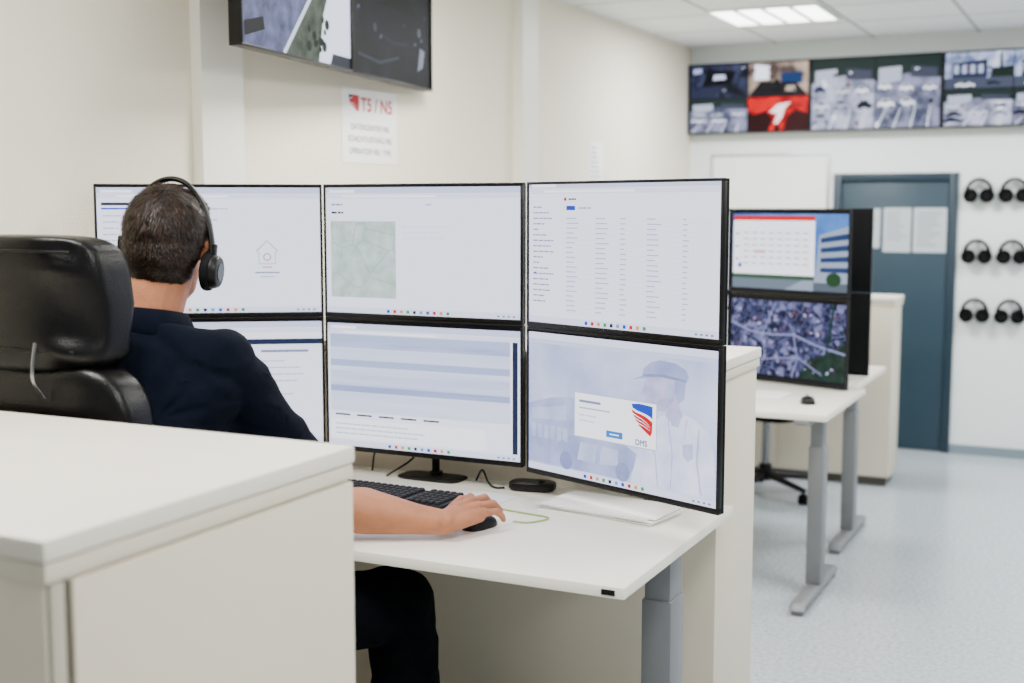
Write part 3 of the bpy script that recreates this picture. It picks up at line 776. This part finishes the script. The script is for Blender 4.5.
p = Part(); p.tube([(1.16, 2.92, .783), (1.22, 2.83, .783), (1.33, 2.80, .783), (1.42, 2.78, .783), (1.40, 2.72, .783), (1.36, 2.70, .785)], .0022)
p.obj('cable', M_green, label='thin green cable curling across the white desk', category='cable')
p = Part(); p.tube([(.72, 3.07, .783), (.74, 3.065, .85), (.80, 3.085, .90), (.86, 3.08, .84), (.80, 3.02, .783)], .003)
p.obj('cable', M_black, label='black cable hanging beneath the monitors', category='cable')
p = Part(); p.tube([(1.06, 3.08, .784), (1.09, 3.06, .82), (1.12, 3.04, .79), (1.15, 3.02, .784), (1.175, 3.03, .784)], .003)
p.obj('cable', M_black, label='black cable lying under the monitors', category='cable')

# ------------------------------------------------------------------ chairs
def star_base(t, seat_z):
    p = Part()
    for k in range(5):
        a = 2*math.pi*k/5+.3; c_, s_ = math.cos(a), math.sin(a)
        p.caps(((0, 0, .115), .022), ((c_*.3, s_*.3, .075), .014))
    p.cyl((0, 0, .08), (0, 0, .17), .035); p.obj('star_base', M_black, t)
    p = Part(); p.cyl((0, 0, .15), (0, 0, seat_z-.08), .022); p.obj('gas_column', M_chrome, t)
    for k in range(5):
        a = 2*math.pi*k/5+.3; c_, s_ = math.cos(a)*.3, math.sin(a)*.3
        p = Part()
        for q in (-.014, .014): p.cyl((c_+q-.008, s_, .028), (c_+q+.008, s_, .028), .028, bev=.004)
        p.cyl((c_, s_, .028), (c_, s_, .075), .008)
        p.obj('caster', M_rubber, t)
t = thing('office_chair', (.69, 2.04, 0), 0, 'black leather high-back office chair with padded headrest, occupied', 'office chair')
star_base(t, .52)
p = Part(); p.box((0, 0, .42), (.3, .3, .04), .01); p.obj('seat_mechanism', M_black, t)
p = Part(); p.cushion((0, .03, .475), (.54, .5, .12), .35); p.obj('seat', M_leather, t)
def wr_(k, amp=.0):
    return lambda c: (c.x, c.y+k*c.x*c.x+math.copysign(1, c.y)*amp*mn.noise(V((c.x*8+3, 0, c.z*16))), c.z)
p = Part(); p.cushion((-.005, -.205, .885), (.545, .12, .72), .36, fn=wr_(.5, .008), nu=80, nv=60); p.obj('backrest', M_leather, t)
def hr(c):
    k = 1-.06*max(0, (c.z)/.14)
    cr = .0045*mn.noise(V((c.x*7, 0, c.z*16+c.x*5)))+.0035*math.sin(c.z*75+c.x*16)*math.exp(-((abs(c.x)-.15)/.045)**2)
    s_ = math.copysign(1, c.y)
    return (c.x*k, c.y+1.3*c.x*c.x-.12*abs(c.z)+s_*cr*2.2, c.z-.08*c.x*c.x)
p = Part(); p.cushion((-.005, -.205, 1.362), (.41, .12, .27), .30, fn=hr, nu=96, nv=72); p.obj('headrest', M_leather, t)
for zz in (-.09, .105):
    p = Part()
    p.tube([(x, -.205-.060+1.3*x*x-.12*abs(zz)-.001, 1.362+zz-.1*x*x) for x in [(-.16+.32*i/14) for i in range(15)]], .0028)
    p.obj('seam_piping', M_leather, t)
for s in (-1, 1):
    p = Part(); p.tube([(s*.10, -.264, 1.18), (s*.10, -.290, 1.215), (s*.10, -.290, 1.25), (s*.10, -.282, 1.29)], .004, flat=(.004, .003, (1, 0, 0))); p.obj('headrest_bracket', M_chrome, t, label='chrome headrest bracket')
    p = Part(); p.box((s*.31, -.0, .46), (.03, .07, .3), .01); p.tube([(s*.2, 0, .43), (s*.31, 0, .36)], .014); p.cushion((s*.31, .02, .64), (.08, .27, .045), .45); p.obj('armrest', M_black, t)
p = Part(); p.box((0, -.2, .5), (.08, .05, .2), .01); p.obj('back_bracket', M_black, t)
t = thing('office_chair', (.98, 6.62, 0), math.radians(165), 'black fabric swivel office chair at the farther desk', 'office chair')
star_base(t, .5)
p = Part(); p.cushion((0, 0, .47), (.48, .46, .09), .4); p.obj('seat', M_black2, t)
p = Part(); p.cushion((0, -.24, .75), (.44, .07, .42), .45, fn=wr_(.4)); p.box((0, -.25, .52), (.06, .03, .2), .01); p.obj('backrest', M_black2, t)
for s in (-1, 1):
    p = Part(); p.tube([(s*.2, 0, .44), (s*.28, 0, .5), (s*.28, 0, .64)], .014); p.cushion((s*.28, 0, .66), (.07, .24, .035), .45); p.obj('armrest', M_black, t)

# ------------------------------------------------------------------ person
def bake(part, name, mats, parent, voxel, smooth=3, post=None):
    me = bpy.data.meshes.new('tmp'); part.bm.to_mesh(me); part.bm.free()
    o = bpy.data.objects.new('tmp', me); COL.objects.link(o)
    m = o.modifiers.new('r', 'REMESH'); m.mode = 'VOXEL'; m.voxel_size = voxel; m.use_smooth_shade = True
    if smooth:
        m = o.modifiers.new('s', 'SMOOTH'); m.factor = .5; m.iterations = smooth
    dg = bpy.context.evaluated_depsgraph_get(); dg.update()
    me2 = bpy.data.meshes.new_from_object(o.evaluated_get(dg)); me2.name = name
    bpy.data.objects.remove(o)
    if post:
        for v in me2.vertices: v.co = post(v.co.copy(), v.normal.copy())
    me2.materials.clear()
    for k in (mats if isinstance(mats, (list, tuple)) else [mats]): me2.materials.append(k)
    me2.polygons.foreach_set('use_smooth', [True]*len(me2.polygons))
    o = bpy.data.objects.new(name, me2); COL.objects.link(o)
    if parent: o.parent = parent
    return o

HS = 1.12
HC = V((.792, 2.14, 1.458))
yaw = math.radians(22)
HR = Matrix.Rotation(yaw, 3, 'Z') @ Matrix.Rotation(math.radians(-6), 3, 'X') @ Matrix.Rotation(math.radians(5), 3, 'Y')
H = lambda x, y, z: HC + HR @ V((x*HS, y*HS, z*HS))
E = lambda p, c, r, mi=0: p.ell(c, tuple(q*HS for q in r), HR, mi)
pel = V((.72, 2.0, .63)); wst = V((.735, 2.0, .84)); chs = V((.755, 2.04, 1.06)); nkb = V((.778, 2.085, 1.305))
shR = V((.945, 2.115, 1.222)); shL = V((.575, 2.17, 1.232))
elR = V((1.04, 2.385, .85)); wrR = V((1.283, 2.492, .822))
elL = V((.43, 2.36, .87)); wrL = V((.60, 2.56, .818))
hipR, hipL = V((.82, 2.02, .61)), V((.62, 2.02, .61))
knR, knL = V((1.145, 2.52, .60)), V((.66, 2.5, .60))
anR, anL = V((1.13, 2.60, .12)), V((.64, 2.62, .12))
TR = Matrix.Rotation(math.radians(8), 3, 'Z')

def hand(p, wr, f, u, side, S=1.16):
    f = V(f).normalized(); u = V(u); u = (u-f*u.dot(f)).normalized(); s = f.cross(u).normalized()*side
    P = lambda a, b, c: wr+(f*a+s*b+u*c)*S
    kn = [(.092, .035, .014), (.097, .011, .018), (.090, -.014, .015), (.080, -.037, .009)]
    p.caps((P(0, 0, 0), .029), (P(.03, 0, .005), .026))
    p.caps((P(.01, .012, .0), .022), (P(.086, .029, .006), .0140), (P(.088, .006, .009), .0140), (P(.015, -.014, 0), .022))
    p.caps((P(.01, .0, .0), .022), (P(.088, .006, .009), .0140), (P(.083, -.012, .007), .0135), (P(.074, -.032, .002), .0140), (P(.015, -.014, 0), .022))
    for q in kn: p.caps((P(q[0], q[1], q[2]+.002), .0118), (P(q[0]*.5, q[1]*.6, q[2]), .010))
    ln = [(.042, .026, .020), (.047, .029, .021), (.043, .027, .020), (.033, .021, .018)]
    for i in range(4):
        a, b, c = kn[i]; sp = (1.5-i)*.15
        p0 = P(a, b, c)
        d1 = (f*.98+s*sp-u*.08).normalized(); d2 = (f*.76+s*sp*.6-u*.65).normalized(); d3 = (f*.45+s*sp*.4-u*.9).normalized()
        p1 = p0+d1*ln[i][0]*S; p2 = p1+d2*ln[i][1]*S; p3 = p2+d3*ln[i][2]*.6*S
        r = .0090 if i < 3 else .0080
        p.caps((p0, r+.0018), (p1, r+.0004)); p.caps((p1, r+.0014), (p2, r-.0006)); p.caps((p2, r-.0002), (p3, r-.002))
    t0, t1, t2, t3 = P(.022, .024, -.004), P(.05, .045, -.010), P(.078, .056, -.014), P(.098, .052, -.018)
    p.caps((t0, .019), (t1, .0138)); p.caps((t1, .0138), (t2, .0115)); p.caps((t2, .0115), (t3, .009))

body = Part()
E(body, H(0, -.012, .030), (.074, .094, .088))
k = HS
body.caps((H(0, .02, -.03), .058*k), (H(0, .045, -.085), .028*k), (H(.03, .015, -.065), .026*k), (H(-.03, .015, -.065), .026*k))
E(body, H(0, .055, .02), (.055, .04, .055))
body.caps((H(0, .088, .012), .008), (H(0, .108, -.022), .011)); body.caps((H(.012, .095, -.028), .008), (H(-.012, .095, -.028), .008))
body.caps((H(-.018, .078, -.055), .012), (H(.018, .078, -.055), .012))
body.caps((H(-.035, .078, .024), .010), (H(.035, .078, .024), .010))
for s in (-1, 1):
    body.caps((H(s*.074, -.005, .012), .012), (H(s*.082, -.014, .018), .010), (H(s*.076, -.006, -.022), .008))
body.caps((H(0, -.022, -.045), .066), (nkb, .068)); body.caps((nkb, .066), (V((.755, 2.05, 1.2)), .085))
body.caps((nkb-V((0, 0, .055)), .045), (shR, .055)); body.caps((nkb-V((0, 0, .055)), .045), (shL, .055))
body.ell(chs+V((0, 0, .04)), (.175, .115, .2), TR); body.caps((wst+V((.06, 0, 0)), .11), (wst-V((.06, 0, 0)), .11), (chs+V((.07, 0, 0)), .11), (chs-V((.07, 0, 0)), .11))
body.caps((pel+V((.08, 0, 0)), .105), (pel-V((.08, 0, 0)), .105), (wst+V((.06, 0, 0)), .11), (wst-V((.06, 0, 0)), .11))
for sh, el, wr in ((shR, elR, wrR), (shL, elL, wrL)):
    body.caps((sh, .058), (sh.lerp(el, .5), .054)); body.caps((sh.lerp(el, .5), .054), (el, .050))
    body.caps((el, .050), (el.lerp(wr, .28)+V((0, 0, .006)), .055)); body.caps((el.lerp(wr, .28)+V((0, 0, .006)), .055), (el.lerp(wr, .75), .036)); body.caps((el.lerp(wr, .75), .036), (wr, .029))
    body.caps((wr+V((.012, -.012, .006)), .022), (wr+V((-.014, -.006, .006)), .022))
for hp, kn, an in ((hipR, knR, anR), (hipL, knL, anL)):
    body.caps((hp, .09), (kn, .062)); body.caps((kn, .06), (kn.lerp(an, .3), .056)); body.caps((kn.lerp(an, .3), .056), (an, .038)); body.caps((an, .038), (an+V((0, .12, -.07)), .025))
hand(body, wrR, (.22, .97, .05), (.10, 0, 1), -1)
hand(body, wrL, (.25, .95, .02), (0, 0, 1), 1)
person = thing('person', (.72, 2.0, 0), 0, 'seated person in navy polo shirt, headset on, hand on mouse', 'person')
OFF = Matrix.Translation((-.72, -2.0, 0))
def pput(o):
    o.data.transform(OFF); return o
pput(bake(body, 'body', M_skin, person, .0034, 1))
sp = Part()
e = .014
def disc(c, ax, r, n=24):
    ax = ax.normalized(); a = ax.orthogonal().normalized(); b = ax.cross(a)
    return [c+a*r*math.cos(2*math.pi*k/n)+b*r*math.sin(2*math.pi*k/n) for k in range(n)]
nk_top = disc(nkb+V((0, .004, .008)), V((0, .25, 1)), .080)
sp.hull(nk_top+[nkb+V((0, 0, -.075))+d*.098 for d in SPH])
sp.hull(disc(nkb+V((0, .004, -.006)), V((0, .25, 1)), .080)+[shR+V((0, 0, -.002))+d*(.058+e) for d in SPH]+[nkb+V((0, 0, -.1))+d*.085 for d in SPH])
sp.hull(disc(nkb+V((0, .004, -.006)), V((0, .25, 1)), .080)+[shL+V((0, 0, -.002))+d*(.058+e) for d in SPH]+[nkb+V((0, 0, -.1))+d*.085 for d in SPH])
sp.caps((nkb-V((0, 0, .075)), .09), (shR+V((-.01, -.02, -.06)), .075), (shL+V((.01, -.02, -.06)), .075), (chs+V((.08, -.01, 0)), .125), (chs+V((-.08, -.01, 0)), .125))
sp.ell(chs+V((0, -.01, .035)), (.205, .15, .215), TR); sp.caps((wst+V((.09, 0, 0)), .135), (wst-V((.08, 0, 0)), .13), (chs+V((.10, 0, 0)), .125), (chs-V((.08, 0, 0)), .125))
sp.caps((pel+V((.09, 0, .06)), .13), (pel+V((-.08, 0, .06)), .128), (wst+V((.09, 0, 0)), .135), (wst-V((.08, 0, 0)), .13))
for sh, el in ((shR, elR), (shL, elL)):
    m = sh.lerp(el, .45); q = sh.lerp(el, .82)
    sp.caps((sh, .058+e), (m, .067)); sp.hull([m+d*.067 for d in SPH]+disc(q, el-sh, .069))
sp.caps((shR+V((-.05, -.01, -.1)), .07), (shR.lerp(elR, .45)+V((-.05, -.02, 0)), .055), (chs+V((.12, 0, -.05)), .09))
# cloth folds: ridged noise, stretched across the body, radiating from the armpit
def folds(co, n):
    fall = min(1, max(.1, (nkb-co).length/.12-.6))
    a = mn.noise(V((co.x*6, co.y*6, co.z*16+co.x*9)))
    ridge = (1-abs(a)*2.4)
    rad = (co-(shR+V((-.03, 0, -.10)))); ph = math.atan2(rad.z, rad.x+.001)
    w = math.exp(-(rad.length/.16)**2)
    return co+n*fall*(ridge*.005+mn.noise(co*11)*.006+mn.noise(co*26)*.003+w*.004*math.sin(ph*9+rad.length*20))
pput(bake(sp, 'polo_shirt', M_navy, person, .0055, 3, folds))
bm = bmesh.new(); rows = []
prof = [(.073, .012), (.076, .024), (.082, .022), (.092, .002), (.102, -.024), (.100, -.031), (.088, -.018)]
for r_, z_ in prof:
    rows.append([bm.verts.new(nkb+V((math.cos(a)*r_, math.sin(a)*r_+.004, z_-.014*math.sin(a)))) for a in [2*math.pi*k/48 for k in range(48)]])
for i in range(len(rows)):
    A_, B_ = rows[i], rows[(i+1) % len(rows)]
    for k in range(48): bm.faces.new((A_[k], A_[(k+1) % 48], B_[(k+1) % 48], B_[k]))
cp = Part(); cp.merge(bm); pput(cp.obj('collar', M_navy, person, ang=80))
tp = Part()
tp.caps((pel+V((.085, 0, -.0)), .122), (pel+V((-.085, 0, -.0)), .122), (pel+V((.07, 0, .12)), .112), (pel+V((-.07, 0, .12)), .112))
for hp, kn, an in ((hipR, knR, anR), (hipL, knL, anL)):
    tp.caps((hp, .108), (kn, .088)); m = kn.lerp(an, .35); tp.caps((kn, .086), (m, .084)); tp.hull([m+d*.084 for d in SPH]+disc(an, an-kn, .072))
def folds2(co, n): return co+n*(mn.noise(co*12)*.010+mn.noise(co*26)*.005)
pput(bake(tp, 'trousers', M_trouser, person, .007, 4, folds2))
for an in (anR, anL):
    p = Part(); p.hull([an+V((d.x*.042, d.y*.05-.015, d.z*.03-.035)) for d in SPH]+[an+V((d.x*.045, d.y*.05+.13, d.z*.025-.08)) for d in SPH]+[an+V((d.x*.036, d.y*.04-.03, -.105+max(d.z, 0)*.03)) for d in SPH]+disc(an+V((0, 0, .02)), V((0, 0, 1)), .044))
    o = p.obj('shoe', M_black, person)
    for v in o.data.vertices: v.co.z = max(v.co.z, .003)
    pput(o)
for s in (-1, 1):
    p = Part(); E(p, H(s*.031, .083, .008), (.011, .011, .008)); E(p, H(s*.031, .0915, .008), (.0045, .004, .0045), 1); pput(p.obj('eye', [M_eye, M_iris], person))
    p = Part(); p.tube([H(s*.014, .092, .027), H(s*.032, .091, .032), H(s*.05, .078, .026)], .003); pput(p.obj('eyebrow', M_hair, person))
p = Part(); p.tube([H(-.022, .083, -.056), H(0, .091, -.053), H(.022, .083, -.056)], .004); pput(p.obj('mouth', M_lip, person))
# hair: short, tapered at nape and around the ears; layered locks
hp_ = Part()
E(hp_, H(0, -.018, .040), (.080, .098, .086)); E(hp_, H(0, -.042, .0), (.073, .067, .068)); E(hp_, H(0, -.034, -.040), (.062, .059, .044))
E(hp_, H(0, .03, .083), (.06, .06, .04))
for s in (-1, 1): hp_.caps((H(s*.068, .02, .03), .012), (H(s*.066, .025, .0), .008))
hair = bake(hp_, 'hair', M_hair, person, .0045, 3, lambda co, n: co+n*(mn.noise(co*50)*.002+mn.noise(co*20)*.0015))
me = hair.data
vs = [(v.co.copy(), v.normal.copy()) for v in me.vertices]
crown = H(0.012, -.060, .105)
HRT = HR.transposed()
nv = [v.co.copy() for v in me.vertices]; nf = [tuple(p_.vertices) for p_ in me.polygons]; nm = [0]*len(nf)
for k in range(17000):
    co_, n = rnd.choice(vs)
    loc = HRT @ (co_-HC)
    rr = co_-crown
    d = rr-n*rr.dot(n)
    if d.length < 1e-4: continue
    short = max(.28, min(1, (loc.z+.07)/.12))
    d.normalize()
    sw = n.cross(d)
    cl = mn.noise(co_*38)
    d = d+sw*(.45*cl+.25)+n*rnd.uniform(.12, .42)+V((rnd.uniform(-.18, .18), rnd.uniform(-.18, .18), rnd.uniform(-.25, .05)))
    d.normalize(); L = rnd.uniform(.011, .024)*short
    sd = d.cross(n).normalized()*rnd.uniform(.0006, .0011)
    i = len(nv)
    m1 = co_+d*L*.55+n*.001; tip = co_+d*L-n*L*.12
    nv += [co_-sd-n*.001, co_+sd-n*.001, m1+sd*.8, m1-sd*.8, tip]
    nf += [(i, i+1, i+2, i+3), (i+3, i+2, i+4)]
    q = 1 if rnd.random() < .38 else 0
    nm += [q, q]
me2 = bpy.data.meshes.new('hair'); me2.from_pydata(nv, [], nf); me2.materials.append(M_hair); me2.materials.append(M_hair2)
me2.polygons.foreach_set('material_index', nm)
me2.polygons.foreach_set('use_smooth', [True]*len(me2.polygons)); me2.update()
hair.data = me2
pput(hair)
hs = headset(HC, 0, 'black over-ear headset worn on the person\'s head', None, hw=.102, top=.188, rc=.039, bw=.012, bt=.006)
hs.matrix_world = Matrix.Translation(H(0.004, -.018, -.030)) @ HR.to_4x4()

# ------------------------------------------------------------------ camera, world
cam = bpy.data.cameras.new('camera'); co = bpy.data.objects.new('camera', cam); COL.objects.link(co)
co.location = (2.675, 0, 1.55); co.rotation_euler = (math.radians(90-6.1), 0, math.radians(26)); cam.lens = 43.95; cam.sensor_width = 36
cam.dof.use_dof = True; cam.dof.focus_distance = 3.0; cam.dof.aperture_fstop = 2.4
scene.camera = co
w = bpy.data.worlds.new('world'); scene.world = w; w.use_nodes = True
bg = w.node_tree.nodes['Background']; bg.inputs[0].default_value = (.95, .97, 1, 1); bg.inputs[1].default_value = .42
